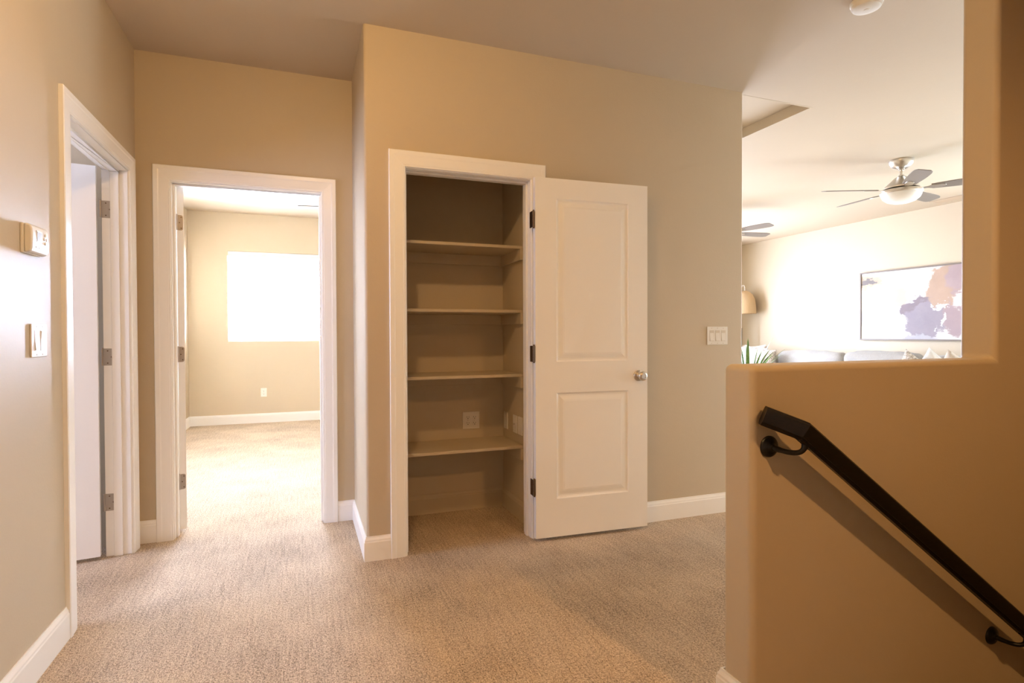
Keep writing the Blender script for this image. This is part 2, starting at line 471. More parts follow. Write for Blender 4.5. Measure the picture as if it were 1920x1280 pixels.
# ------------------------------------------------------------------ doors
def door_slab(w, T, hgt):
    """two raised panels on both faces; hinge edge at x=0, face A at y=0 (looking -y), face B at y=T"""
    m = MB()
    xs = [0, .126, w - .126, w]; zs = [0, .215, .812, .987, 1.900, hgt]
    rings = [(0, 0), (.005, .006), (.012, .009), (.020, .0088), (.040, .003), (.047, .002), (.049, .0015)]
    for face in (0, 1):
        y = lambda d: d if face == 0 else T - d
        for i in range(3):
            for j in range(5):
                x0, x1, z0, z1 = xs[i], xs[i + 1], zs[j], zs[j + 1]
                if i == 1 and j in (1, 3):
                    prev = None
                    for ins, dep in rings:
                        r = [(x0 + ins, y(dep), z0 + ins), (x1 - ins, y(dep), z0 + ins), (x1 - ins, y(dep), z1 - ins), (x0 + ins, y(dep), z1 - ins)]
                        if prev:
                            for k in range(4): m.add([prev[k], prev[(k + 1) % 4], r[(k + 1) % 4], r[k]], [(0, 1, 2, 3)])
                        prev = r
                    m.add(prev, [(0, 1, 2, 3)])
                else:
                    m.add([(x0, y(0), z0), (x1, y(0), z0), (x1, y(0), z1), (x0, y(0), z1)], [(0, 1, 2, 3)])
    for i in range(3):
        for z in (0, hgt): m.add([(xs[i], 0, z), (xs[i + 1], 0, z), (xs[i + 1], T, z), (xs[i], T, z)], [(0, 1, 2, 3)])
    for j in range(5):
        for x in (0, w): m.add([(x, 0, zs[j]), (x, T, zs[j]), (x, T, zs[j + 1]), (x, 0, zs[j + 1])], [(0, 1, 2, 3)])
    return m
def leaf(m, x0, x1, y0, y1, z0, z1, side, axis='x'):
    """hinge leaf plate with rounded far corners; lies in a plane of constant y (axis x) or constant x (axis y)"""
    r = .012; pts = []
    far = x1 if side > 0 else x0; near = x0 if side > 0 else x1
    pts += [(near, z0)]
    for a in range(0, 91, 15):
        an = math.radians(a); pts.append((far - side * r + side * r * math.sin(an), z0 + r - r * math.cos(an)))
    for a in range(0, 91, 15):
        an = math.radians(a); pts.append((far - side * r + side * r * math.cos(an), z1 - r + r * math.sin(an)))
    pts += [(near, z1)]
    m.prism(pts, y0, y1, 'Y' if axis == 'x' else 'X')
def knob_mesh(mtx):
    m = MB()
    m.lathe([(.0325, 0), (.0325, .004), (.030, .008), (.016, .011), (.0125, .014), (.0115, .028), (.016, .032), (.0245, .040),
             (.0275, .049), (.0265, .057), (.021, .062), (.0135, .0635), (.0125, .0615), (.004, .0615)], 32, mtx)
    return m

# closet door, swung open nearly flat against the wall
ang = math.atan2(2.861 - 2.894, 1.913 - 1.215)
d1 = door_slab(.705, .035, 2.012).build('door_1', M['door'], world=False)
d1.location = (1.215, 2.894, .020); d1.rotation_euler = (0, 0, ang)
struct(d1, 'white two-panel closet door swung open against the wall', 'door')
knob_mesh(Matrix.Translation((.645, 0, .897)) @ Matrix.Rotation(PI / 2, 4, 'X')).build('door_knob', M['nickel'], d1, world=False, smooth=True, angle=50)
m = MB(); m.box(.7045, .7065, .005, .030, .868, .926); m.box(.7065, .7125, .010, .024, .886, .908); m.build('latch', M['nickel'], d1, world=False)
for zc in (1.778, 1.033, .288):
    m = MB()
    m.tube([(-.009, .000, zc - .047), (-.009, .000, zc + .047)], .0055, 12)
    m.tube([(-.009, .000, zc + .047), (-.009, .000, zc + .051)], [.0066, .004], 12)
    m.tube([(-.009, .000, zc - .051), (-.009, .000, zc - .047)], [.004, .0066], 12)
    for k in (-.018, .018): m.tube([(-.009, 0, zc + k - .001), (-.009, 0, zc + k + .001)], .0061, 12)
    leaf(m, -.0045, -.0005, 0, 0, zc - .0445, zc + .0445, 1) if False else None
    m.box(-.0035, -.0003, .001, .030, zc - .0445, zc + .0445)
    m.box(-.0185, -.0155, .000, .040, zc - .0445, zc + .0445)
    m.build('hinge', M['bronze'], d1, world=False, smooth=True)
# left room door
d2 = door_slab(.806, .035, 2.012).build('door_2', M['door'], world=False)
d2.location = (-.990, 3.503, .020); d2.rotation_euler = (0, 0, math.radians(180 + 8.5))
struct(d2, 'white door standing open into the room on the left', 'door')
knob_mesh(Matrix.Translation((.745, .035, .897)) @ Matrix.Rotation(-PI / 2, 4, 'X')).build('door_knob', M['nickel'], d2, world=False, smooth=True, angle=50)
def place_hinge_world(par, m, name='hinge', mat=None):
    o = m.build(name, mat or M['hinge'], None, smooth=True)
    o.parent = par
    o.matrix_parent_inverse = (Matrix.Translation(par.location) @ par.rotation_euler.to_matrix().to_4x4()).inverted()
    return o
def screws(m, pts, n, r=.0035):
    q = Vector((0, 0, 1)).rotation_difference(Vector(n)).to_matrix().to_4x4()
    for p in pts: m.lathe([(r, 0), (r, .0006), (r * .5, .0009)], 10, Matrix.Translation(p) @ q)
for zc in (1.822, 1.050, .286):
    yj = LD1 - .015                    # jamb face
    m = MB(); leaf(m, -.972, -.928, yj - .0022, yj + .0005, zc - .0445, zc + .0445, 1)
    m.tube([(-.979, yj - .004, zc - .0445), (-.979, yj - .004, zc + .0445)], .0058, 12)
    m.tube([(-.979, yj - .004, zc + .0445), (-.979, yj - .004, zc + .049)], [.0066, .003], 12)
    for k in (-.018, .018): m.tube([(-.979, yj - .004, zc + k - .001), (-.979, yj - .004, zc + k + .001)], .0063, 12)
    hg = place_hinge_world(d2, m)
    s = MB(); screws(s, [(-.955, yj - .0022, zc - .032), (-.938, yj - .0022, zc), (-.955, yj - .0022, zc + .032)], (0, -1, 0))
    so = s.build('screw', M['bronze'], None); so.parent = hg
    so.matrix_parent_inverse = hg.matrix_parent_inverse.copy() @ Matrix.Identity(4)
    so.matrix_parent_inverse = Matrix.Identity(4)
# bedroom door, open into the bedroom: its hinge edge faces the hall
d3 = door_slab(.790, .035, 2.012).build('door_3', M['door'], world=False)
d3.location = (-.647, 3.800, .020); d3.rotation_euler = (0, 0, math.radians(109))
struct(d3, 'white bedroom door opened inward, only its hinge edge showing', 'door')
knob_mesh(Matrix.Translation((.728, 0, .897)) @ Matrix.Rotation(PI / 2, 4, 'X')).build('door_knob', M['nickel'], d3, world=False, smooth=True, angle=50)
for zc in (1.822, 1.050, .300):
    z = zc - .020
    m = MB(); leaf(m, .001, .0335, -.0022, .0004, z - .0445, z + .0445, 1, 'y') if False else None
    # leaf lies on the hinge edge (local x = 0, normal -x); local y 0..T, barrel on the y = T side
    r = .011; pts = [(.034, z - .0445)]
    for a in range(0, 91, 15):
        an = math.radians(a); pts.append((.004 + r - r * math.sin(an), z - .0445 + r - r * math.cos(an)))
    for a in range(0, 91, 15):
        an = math.radians(a); pts.append((.004 + r - r * math.cos(an), z + .0445 - r + r * math.sin(an)))
    pts.append((.034, z + .0445))
    m.prism(pts, -.0022, .0003, 'X')
    m.tube([(-.004, .037, z - .0445), (-.004, .037, z + .0445)], .0056, 12)
    m.tube([(-.004, .037, z + .0445), (-.004, .037, z + .049)], [.0066, .003], 12)
    hg = m.build('hinge', M['hinge'], d3, world=False, smooth=True)
    s = MB(); screws(s, [(-.0022, .013, z - .032), (-.0022, .022, z), (-.0022, .013, z + .032)], (-1, 0, 0)); s.build('screw', M['bronze'], hg, world=False)

# ------------------------------------------------------------------ baseboards
BB = [(0, 0), (.0145, 0), (.0145, .096), (.012, .101), (.0115, .108), (.006, .119), (.005, BH), (0, BH)]
def base(name, path, label, mat=None, prof=None):
    """path travels so that the room lies to its LEFT"""
    P = [Vector((x, y, 0)) for x, y in path]
    o = sweep(P, (0, 0, 1), prof or BB).build(name, mat or M['trim'], origin=(path[0][0], path[0][1], 0))
    return struct(o, label, 'baseboard')
g = .001
base('baseboard_left', [(XL - g, LD0 - .0735), (XL - g, -2.6)], 'white baseboard along the left wall under the thermostat')
base('baseboard_back_left', [(BD0 - .0735, YB + g), (XL + .001, YB + g)], 'short white baseboard between the left casing and bedroom casing')
base('baseboard_jog', [(CD0 - .0735, YC + g), (XJ + g, YC + g), (XJ + g, YB + g), (BD1 + .0735, YB + g)], 'white baseboard wrapping the short return wall by the bedroom doorway')
base('baseboard_middle', [(XE - g, 6.5), (XE - g, YC + g), (CD1 + .0735, YC + g)], 'white baseboard below the switch, behind the closet door')
base('baseboard_half', [(XH + g, YH1), (XH + g, YH2 - g), (XP + 2, YH2 - g)], 'white baseboard wrapping the end of the half wall')
base('baseboard_bedroom', [(XE - .121, YF + g), (-1.35 - g, YF + g), (-1.35 - g, YB + .118)], 'white baseboard in the bedroom below the window')
base('baseboard_closet', [(1.28 + g, YC + .117), (1.28 + g, 3.62 + g), (.42, 3.62 + g)], 'tan painted baseboard inside the closet', W)
base('baseboard_living', [(XR + g, YH2), (XR + g, YF + g), (XE, YF + g)], 'white baseboard behind the living room sofa')

# ------------------------------------------------------------------ closet shelves
SX0, SX1, SY0, SY1 = .4205, 1.2795, 3.250, 3.6195
names = ['topmost of the four', 'second from the top', 'third from the top', 'lowest, below the four-socket outlet']
for zt, nm in zip((1.706, 1.312, .917, .473), names):
    m = MB(); m.box(SX0, SX1, SY0, SY1, zt - .019, zt)
    o = m.build('closet_shelf', W, origin=((SX0 + SX1) / 2, SY1, zt - .019), bevel=.004, seg=3)
    tag(o, 'tan painted wooden closet shelf, ' + nm, 'shelf', 'closet shelves')
    zc = zt - .019
    for b in ((SX0 + .0005, SX1 - .0005, SY1 - .018, SY1 - .0005), (SX1 - .0185, SX1 - .0005, SY0 - .008, SY1 - .019), (SX0 + .0005, SX0 + .0185, SY0 - .008, SY1 - .019)):
        m = MB(); m.box(*b, zc - .068, zc - .0002); m.build('cleat', W, o, bevel=.002)

# ------------------------------------------------------------------ wall plates
def plate_local(w, hgt, d=.006):
    m = MB(); m.box(-w / 2, w / 2, -d, 0, -hgt / 2, hgt / 2); return m
def rot_for(n):   # local -y points to n
    return math.atan2(n[1], n[0]) + PI / 2
def plate(name, loc, n, w, hgt, label, cat, mat='plastic', group=None):
    o = plate_local(w, hgt).build(name, M[mat], world=False, bevel=.0025, seg=2)
    o.location = loc; o.rotation_euler = (0, 0, rot_for(n)); return tag(o, label, cat, group)
def duplex(par, x, mat='plastic'):
    for dz in (.0195, -.0195):
        m = MB(); m.prism([(x + .0165 * math.cos(a) , dz + max(-.0135, min(.0135, .0165 * math.sin(a)))) for a in [2 * PI * k / 24 for k in range(24)]], -.0085, -.004, 'Y')
        r = m.build('socket', M[mat], par, world=False)
        s = MB(); s.box(x - .0075, x - .0055, -.0092, -.008, dz - .0005, dz + .008); s.box(x + .0055, x + .0075, -.0092, -.008, dz, dz + .007)
        s.lathe([(.0028, 0), (.0028, .0007)], 12, Matrix.Translation((x, -.0085, dz - .007)) @ Matrix.Rotation(PI / 2, 4, 'X'))
        s.build('slot', M['slot'], r, world=False)
def rocker(par, x, tilt):
    m = MB()   # recessed frame line + paddle with a kink in the middle
    m.box(x - .0175, x + .0175, -.0068, -.0055, -.035, .035); m.build('switch_frame', M['plastic_dim'], par, world=False)
    a, b = (.010, .0062) if tilt > 0 else (.0062, .010)
    m = MB(); m.prism([(-.004, -.0325), (-a, -.0325), (-.0075, 0), (-b, .0325), (-.004, .0325)], x - .0155, x + .0155, 'X')
    m.build('rocker', M['plastic'], par, world=False, bevel=.001)
def screwpair(par, xs, z):
    for x in xs:
        for s_ in (1, -1):
            m = MB(); m.lathe([(.0032, 0), (.0032, .0006), (.0014, .0010)], 10, Matrix.Translation((x, -.006, s_ * z)) @ Matrix.Rotation(PI / 2, 4, 'X'))
            m.build('screw', M['plastic_dim'], par, world=False)

p = plate('light_switch', (2.519, YC, 1.148), (0, -1), .163, .117, 'white three-rocker light switch plate on the wall right of the closet door', 'switch')
for x, tl in ((-.046, 1), (0, 1), (.046, 1)): rocker(p, x, tl)
screwpair(p, (-.046, 0, .046), .0485)
p = plate('light_switch', (XL, 2.408, 1.147), (1, 0), .124, .114, 'white two-rocker light switch plate below the thermostat on the left wall', 'switch')
for x, tl in ((-.023, 1), (.023, -1)): rocker(p, x, tl)
screwpair(p, (-.023, .023), .0485)
p = plate('wall_outlet', (1.052, 3.62, .591), (0, -1), .116, .114, 'square four-socket outlet on the back wall above the lowest closet shelf', 'outlet', 'plastic')
duplex(p, -.023); duplex(p, .023)
screwpair(p, (-.023, .023), 0)
p = plate('wall_outlet', (-.478, YF, .400), (0, -1), .072, .115, 'white outlet on the bedroom wall under the window', 'outlet')
duplex(p, 0)
screwpair(p, (0,), 0)
yy = [3.558, 3.382, 3.290]
p = plate('wall_plate', (1.28, yy[0], .588), (-1, 0), .072, .114, 'blank plate on the closet right wall, nearest the back corner', 'wall plate', 'plastic', 'closet wall plates')
screwpair(p, (0,), .042)
p = plate('wall_plate', (1.28, yy[1], .588), (-1, 0), .072, .114, 'middle plate with a cable jack on the closet right wall', 'wall plate', 'plastic', 'closet wall plates')
m = MB(); m.lathe([(.0055, 0), (.0055, .008), (.0045, .0085)], 14, Matrix.Translation((0, -.006, 0)) @ Matrix.Rotation(PI / 2, 4, 'X')); m.build('cable_jack', M['nickel'], p, world=False)
screwpair(p, (0,), .042)
p = plate('wall_plate', (1.28, yy[2], .588), (-1, 0), .072, .114, 'plate on the closet right wall nearest the door jamb', 'wall plate', 'plastic', 'closet wall plates')
screwpair(p, (0,), .042)

# thermostat
m = MB(); m.box(-.066, .066, -.010, 0, -.048, .050); t = m.build('thermostat', M['plastic'], world=False, bevel=.003)
t.location = (XL, 2.352, 1.484); t.rotation_euler = (0, 0, rot_for((1, 0))); tag(t, 'white thermostat with small grey display on the left wall', 'thermostat')
m = MB()
pr = [(-.010, -.048), (-.028, -.044), (-.0325, -.030), (-.0335, 0), (-.0325, .032), (-.028, .046), (-.010, .050)]
m.prism(pr, -.065, .065, 'X'); m.build('housing', M['plastic'], t, world=False, bevel=.006, seg=4)
m = MB(); m.box(-.030, .008, -.0345, -.0325, -.004, .026); m.build('display', M['lcd'], t, world=False)
m = MB(); m.box(-.034, .012, -.0341, -.0325, -.008, .030); m.build('display_bezel', M['plastic_dim'], t, world=False)
for x, z in ((.032, .022), (.025, .008), (.042, .008), (.032, -.006)):
    m = MB(); m.lathe([(.0052, 0), (.0050, .0025), (.003, .0035)], 14, Matrix.Translation((x, -.033, z)) @ Matrix.Rotation(PI / 2, 4, 'X')); m.build('button', M['plastic_dim'], t, world=False, smooth=True)
for x in (-.030, -.008):
    m = MB(); m.box(x - .010, x + .010, -.0345, -.031, -.028, -.0235); m.build('slider', M['plastic_dim'], t, world=False)

# smoke detector
m = MB(); m.lathe([(.070, 0), (.070, -.012), (.068, -.016), (.066, -.017), (.066, -.022), (.060, -.033), (.045, -.039), (.020, -.040)], 40)
o = m.build('smoke_detector', M['plastic'], world=False, smooth=True, angle=35); o.location = (2.535, 1.955, ZC)
tag(o, 'white round smoke detector on the ceiling at the top edge', 'smoke detector')
m = MB(); m.lathe([(.012, -.0395), (.012, -.042), (.008, -.0425)], 16); m.build('test_button', M['plastic'], o, world=False, smooth=True)

# ------------------------------------------------------------------ handrail
hr = empty('handrail', (1.327, 1.205, .86), 'dark wooden stair handrail on black brackets along the half wall', 'handrail')
BX, BZ, SL = 1.319, .891, -.734
A = Vector((1.234, 1.262, .930)); B = Vector((BX, 1.205, BZ))
Cc = Vector((4.2, 1.205, BZ + SL * (4.2 - BX)))
RP = [(-.017, -.028), (.017, -.028), (.0195, -.018), (.0225, -.0165), (.0225, .016), (.020, .023), (.014, .027), (-.014, .027), (-.020, .023), (-.0225, .016), (-.0225, -.0165), (-.0195, -.018)]
def rail(pts):
    P = [Vector(p) for p in pts]; v = []; k = len(RP)
    dirs = [(P[i + 1] - P[i]).normalized() for i in range(len(P) - 1)]
    frames = []
    for d in dirs:
        s_ = d.cross(Vector((0, 0, 1))).normalized(); frames.append((d, s_, s_.cross(d)))
    for i in range(len(P)):
        if i in (0, len(P) - 1):
            d, s_, u = frames[0 if i == 0 else -1]; v += [P[i] + s_ * a + u * b for a, b in RP]
        else:
            d1_, d2_ = dirs[i - 1], dirs[i]; nrm = (d1_ + d2_).normalized()
            d, s_, u = frames[i - 1]
            for a, b in RP:
                q = P[i] + s_ * a + u * b; tt = (P[i] - q).dot(nrm) / d.dot(nrm); v.append(q + d * tt)
    f = []
    for i in range(len(P) - 1):
        for j in range(k):
            j2 = (j + 1) % k; f.append((i * k + j, i * k + j2, (i + 1) * k + j2, (i + 1) * k + j))
    f.append(tuple(range(k))); f.append(tuple(range((len(P) - 1) * k, len(P) * k)))
    return MB().add(v, f)
rail([A, B, Cc]).build('rail', M['wood'], hr, smooth=True, angle=25)
def bracket(x, zw, xr):
    zr = BZ + SL * (xr - BX) - .035
    q = Matrix.Translation((x, YH1, zw)) @ Matrix.Rotation(PI / 2, 4, 'X')
    m = MB(); m.lathe([(.0315, 0), (.0315, .004), (.028, .009), (.018, .013), (.011, .016), (.009, .020)], 28, q)
    ro = m.build('bracket', M['iron'], hr, smooth=True, angle=50)
    p0 = Vector((x, YH1 - .015, zw)); p3 = Vector((xr, 1.205, zr + .002))
    p1 = Vector((x + (xr - x) * .35, YH1 - .050, zw - .010)); p2 = Vector((xr, 1.207, zr - .036))
    pts = []
    for k in range(15):
        s_ = k / 14; pts.append(p0 * (1 - s_) ** 3 + p1 * 3 * s_ * (1 - s_) ** 2 + p2 * 3 * s_ ** 2 * (1 - s_) + p3 * s_ ** 3)
    m = MB(); m.tube(pts, [.0085] * 3 + [.0075] * 9 + [.008, .009, .010], 12); m.build('arm', M['iron'], ro, smooth=True, world=True)
    d = Vector((1, 0, SL)).normalized()
    mt = Matrix.Translation((xr, 1.205, zr + .004)) @ Matrix.Rotation(math.atan(-SL), 4, 'Y')
    m = MB(); m.box(-.032, .032, -.012, .012, -.003, .003, mt); m.build('saddle', M['iron'], ro, world=True)
bracket(1.277, .833, 1.330)
bracket(2.300, .083, 2.352)
bracket(3.60, -.86, 3.65)

# ------------------------------------------------------------------ ceiling fans
def make_fan(name, loc, th, label, blade='taupe'):
    f = empty(name, loc, label, 'ceiling fan', 'ceiling fans', rz=math.radians(th))
    m = MB(); m.lathe([(.098, 0), (.100, -.012), (.094, -.035), (.075, -.062), (.045, -.080), (.030, -.084)], 36); m.build('canopy', M['nickel'], f, world=False, smooth=True)
    m = MB(); m.lathe([(.026, -.082), (.026, -.094)], 20); m.lathe([(.0135, -.085), (.0135, -.150)], 20); m.lathe([(.024, -.138), (.026, -.150)], 20); m.build('downrod', M['nickel'], f, world=False, smooth=True)
    m = MB(); m.lathe([(.028, -.146), (.050, -.160), (.085, -.195), (.125, -.232), (.142, -.250), (.142, -.262), (.110, -.266)], 40); m.build('motor_housing', M['nickel'], f, world=False, smooth=True)
    m = MB(); m.lathe([(.135, -.275), (.166, -.279), (.170, -.300), (.163, -.310), (.150, -.310)], 40); m.build('light_ring', M['nickel'], f, world=False, smooth=True)
    m = MB(); m.lathe([(.100, -.262), (.100, -.276)], 30); m.build('vent_band', M['screen'], f, world=False)
    m = MB(); m.lathe([(.160, -.308), (.158, -.322), (.145, -.348), (.115, -.374), (.070, -.390), (.020, -.396)], 40); m.build('glass_bowl', M['glassbowl'], f, world=False, smooth=True)
    zb = -.272
    pitch = Matrix.Rotation(math.radians(-12), 4, 'X')
    for k in range(5):
        R = Matrix.Rotation(math.radians(72 * k), 4, 'Z')
        T = R @ Matrix.Translation((0, 0, zb)) @ pitch
        n = 14; up = []; lo = []
        for i in range(n + 1):
            s_ = i / n; x = .225 + .465 * s_
            w = .050 + .022 * math.sin(PI * min(1, s_ * 1.15) * .62)
            if s_ > .86: w *= math.sqrt(max(.02, 1 - ((s_ - .86) / .14) ** 2 * .55))
            up.append((x, w)); lo.append((x, -w * .92))
        poly = up + lo[::-1]
        mm = MB(); mm.prism(poly, -.003, .003, 'Z'); mm.v = [tuple(T @ Vector(p)) for p in mm.v]
        b = mm.build('blade', M[blade], f, world=False, bevel=.0012)
        mm = MB()
        pts = [(.135, .014), (.20, .016), (.225, .034), (.30, .030), (.325, .018), (.33, 0)]
        mm.prism(pts + [(x, -y) for x, y in pts[::-1][1:]], -.0075, -.0032, 'Z'); mm.v = [tuple(T @ Vector(p)) for p in mm.v]
        mm.build('blade_bracket', M['nickel'], b, world=False, bevel=.0015)
    return f
fan = make_fan('ceiling_fan', (5.16, 3.63, ZC), 12, 'brushed nickel ceiling fan with white glass bowl and taupe blades, whole in view')
def fan_copy(loc, th, label):
    c = copy_tree(fan); c.location = loc; c.rotation_euler = (0, 0, math.radians(th)); c['label'] = label; return c
fan_copy((5.16, 5.97, ZC), -6, 'ceiling fan beyond the closet wall end, only two blade tips showing')
make_fan('ceiling_fan', (.66, 6.02, ZC), 170, 'bedroom ceiling fan, one thin dark blade showing through the doorway', 'darkblade')

# ceiling vent by the living room right wall
v = empty('ceiling_vent', (7.20, 4.45, ZC), 'tan ceiling air vent near the living room right wall', 'vent')
m = MB(); X0, X1, Y0, Y1 = 7.11, 7.29, 4.20, 4.66
m.box(X0, X1, Y0, Y0 + .022, ZC - .008, ZC); m.box(X0, X1, Y1 - .022, Y1, ZC - .008, ZC); m.box(X0, X0 + .022, Y0 + .022, Y1 - .022, ZC - .008, ZC); m.box(X1 - .022, X1, Y0 + .022, Y1 - .022, ZC - .008, ZC)
m.build('vent_frame', M['ventm'], v, bevel=.0015)
m = MB()
for k in range(7):
    x = X0 + .034 + k * .0188
    m.box(-.007, .007, Y0 + .022, Y1 - .022, -.0008, .0008, Matrix.Translation((x, 0, ZC - .005)) @ Matrix.Rotation(.45, 4, 'Y'))
m.build('louvre', M['ventm'], v)

# ------------------------------------------------------------------ windows
def window(n, x0, x1, z0, z1, y, pane, label, axis='Y', sgn=1):
    """window set in the outside wall; y = outer glass plane"""
    def B(m, a0, a1, b0, b1, c0, c1):
        if axis == 'Y': m.box(a0, a1, b0, b1, c0, c1)
        else: m.box(b0, b1, a0, a1, c0, c1)
    y0, y1 = sorted((y - .03 * sgn, y + .03 * sgn)); fw = .045
    m = MB(); B(m, x0, x1, y0, y1, z0, z0 + fw); B(m, x0, x1, y0, y1, z1 - fw, z1); B(m, x0, x0 + fw, y0, y1, z0 + fw, z1 - fw); B(m, x1 - fw, x1, y0, y1, z0 + fw, z1 - fw)
    xm = (x0 + x1) / 2; B(m, xm - .022, xm + .022, y0, y1, z0 + fw, z1 - fw)
    org = (xm, y, z0) if axis == 'Y' else (y, xm, z0)
    o = m.build('window_%d' % n, M['white_metal'], origin=org, bevel=.002); struct(o, label, 'window')
    for a, b in ((x0 + fw, xm - .022), (xm + .022, x1 - fw)):
        q = MB(); B(q, a, b, y - .003, y + .003, z0 + fw, z1 - fw); q.build('pane', M[pane], o)
    return o
window(1, BW[0], BW[1], BW[2], BW[3], YF + .115, 'pane_bed', 'wide white framed bedroom window glowing with daylight behind blinds')
window(2, *LW[0], YF + .115, 'pane_liv', 'living room window on the far wall, hidden behind the closet wall, left one')
window(3, *LW[1], YF + .115, 'pane_liv', 'living room window on the far wall, hidden behind the closet wall, right one')
window(4, SW_[0], SW_[1], SW_[2], SW_[3], -3.57, 'pane_left', 'window lighting the room on the left', 'X', -1)
window(5, PW[0], PW[1], PW[2], PW[3], XR + .09, 'pane_added', 'tall unseen window added to the living room right wall for daylight, hidden behind the pier', 'X')
window(6, *B2, -1.44, 'pane_bed_added', 'unseen window added to the bedroom left wall for extra daylight, hidden behind the opened door', 'X', -1)
# bedroom blind: drawn down, slats open
bl = empty('window_blind', ((BW[0] + BW[1]) / 2, YF + .05, BW[2]), 'white horizontal slat blind drawn down over the bedroom window', 'blind')
m = MB(); m.box(BW[0] + .004, BW[1] - .004, YF + .005, YF + .062, BW[3] - .062, BW[3] - .002); m.build('valance', M['blind'], bl, bevel=.004)
m = MB(); n = 26
for k in range(n):
    z = BW[2] + .05 + k * (BW[3] - BW[2] - .125) / (n - 1)
    m.box(BW[0] + .008, BW[1] - .008, -.024, .024, -.0014, .0014, Matrix.Translation((0, YF + .040, z)) @ Matrix.Rotation(-.12, 4, 'X'))
m.build('slats', M['blind'], bl)
m = MB(); m.box(BW[0] + .008, BW[1] - .008, YF + .018, YF + .062, BW[2] + .006, BW[2] + .024); m.build('bottom_rail', M['blind'], bl, bevel=.003)
for k in range(4):
    x = BW[0] + .20 + k * (BW[1] - BW[0] - .40) / 3
    m = MB(); m.tube([(x, YF + .0145, BW[2] + .02), (x, YF + .0145, BW[3] - .06)], .001, 6); m.build('ladder_cord', M['blind'], bl)

# ------------------------------------------------------------------ painting
PY0, PY1, PZ0, PZ1 = 4.20, 5.792, 1.060, 2.004
pt = empty('framed_painting', (XR, PY1, PZ0), 'large abstract painting in mauve, blush and white in a thin brown frame', 'painting')
m = MB(); fwid = .018
m.box(XR - .045, XR - .001, PY0, PY1, PZ0, PZ0 + fwid); m.box(XR - .045, XR - .001, PY0, PY1, PZ1 - fwid, PZ1)
m.box(XR - .045, XR - .001, PY0, PY0 + fwid, PZ0 + fwid, PZ1 - fwid); m.box(XR - .045, XR - .001, PY1 - fwid, PY1, PZ0 + fwid, PZ1 - fwid)
m.build('frame', M['frame'], pt, bevel=.0015)
m = MB(); m.box(XR - .034, XR - .002, PY0 + fwid, PY1 - fwid, PZ0 + fwid, PZ1 - fwid); m.build('canvas', M['art'], pt)

# ------------------------------------------------------------------ sofa and cushions
def rbox(x0, x1, y0, y1, z0, z1, r, n=8, puff=0.0, seed=0, wr=.0):
    """soft box: subdivided, rounded and slightly puffed"""
    bm = bmesh.new(); bmesh.ops.create_cube(bm, size=2)
    bmesh.ops.subdivide_edges(bm, edges=bm.edges, cuts=n, use_grid_fill=True)
    c = Vector(((x0 + x1) / 2, (y0 + y1) / 2, (z0 + z1) / 2)); hx = Vector(((x1 - x0) / 2, (y1 - y0) / 2, (z1 - z0) / 2))
    for v in bm.verts:
        p = Vector(v.co); q = Vector([max(-1, min(1, p[i])) * hx[i] for i in range(3)])
        # spread verts towards the edges so the rounding has resolution
        q = Vector([math.copysign(abs(q[i] / hx[i]) ** .75, q[i]) * hx[i] for i in range(3)])
        core = Vector([max(-(hx[i] - r), min(hx[i] - r, q[i])) for i in range(3)])
        d = q - core
        if d.length > 1e-9:
            q = core + d.normalized() * r
        k = [1 - (q[i] / hx[i]) ** 2 for i in range(3)]
        for i in range(3):
            o1, o2 = (i + 1) % 3, (i + 2) % 3
            if abs(q[i]) > hx[i] - r: q[i] += math.copysign(puff * max(0, k[o1]) * max(0, k[o2]), q[i])
        if wr: q += Vector((noise.noise(q * 6 + Vector((seed, 0, 0))), noise.noise(q * 6 + Vector((0, seed, 3))), noise.noise(Vector((q.x * 4, q.y * 11, q.z * 4)) + Vector((seed, 7, 0))))) * wr
        v.co = c + q
    m = MB(); m.v = [tuple(v.co) for v in bm.verts]; m.f = [tuple(v.index for v in f.verts) for f in bm.faces]; bm.free(); return m
SX = XR - .03
sofa = empty('sofa', (6.95, 5.75, 0), 'long grey upholstered sofa against the living room right wall', 'sofa')
rbox(6.42, SX, 4.00, 7.50, .10, .26, .03, 6).build('base', M['greyfab'], sofa, smooth=True, angle=80)
rbox(SX - .20, SX, 4.00, 7.50, .24, .80, .06, 8, .01).build('back_frame', M['greyfab'], sofa, smooth=True, angle=80)
for y0 in (3.80, 7.48): rbox(6.42, SX, y0, y0 + .22, .10, .62, .06, 8, .01).build('armrest', M['greyfab'], sofa, smooth=True, angle=80)
for y0 in (4.02, 5.17, 6.32): rbox(6.40, SX - .20, y0, y0 + 1.145, .24, .36, .05, 8, .015).build('seat_cushion', M['greyfab'], sofa, smooth=True, angle=80)
for x in (6.48, SX - .08):
    for y in (3.86, 7.62):
        m = MB(); m.lathe([(.018, 0), (.028, .101)], 14, Matrix.Translation((x, y, 0))); m.build('leg', M['wood'], sofa, smooth=True)
def soft(name, m, mat, loc, rot, label, cat, group=None):
    o = m.build(name, mat, world=False, smooth=True, angle=85); o.location = loc; o.rotation_euler = rot
    return tag(o, label, cat, group)
bc = [(5.165, 6.845, 'plump grey sofa back cushion right of the nubby beige pillow')]
soft('back_cushion', rbox(-.10, .10, -.565, .565, -.22, .225, .075, 14, .03, 3, .014), M['greyfab'], (7.08, 6.285, .655), (0, math.radians(-9), 0), 'grey back cushion on the sofa, left of the pair in view', 'cushion', 'sofa back cushions')
soft('back_cushion', rbox(-.10, .10, -.50, .50, -.22, .235, .075, 14, .03, 8, .014), M['greyfab'], (7.08, 5.205, .665), (0, math.radians(-9), 0), 'grey back cushion on the sofa below the painting, right of the pair in view', 'cushion', 'sofa back cushions')
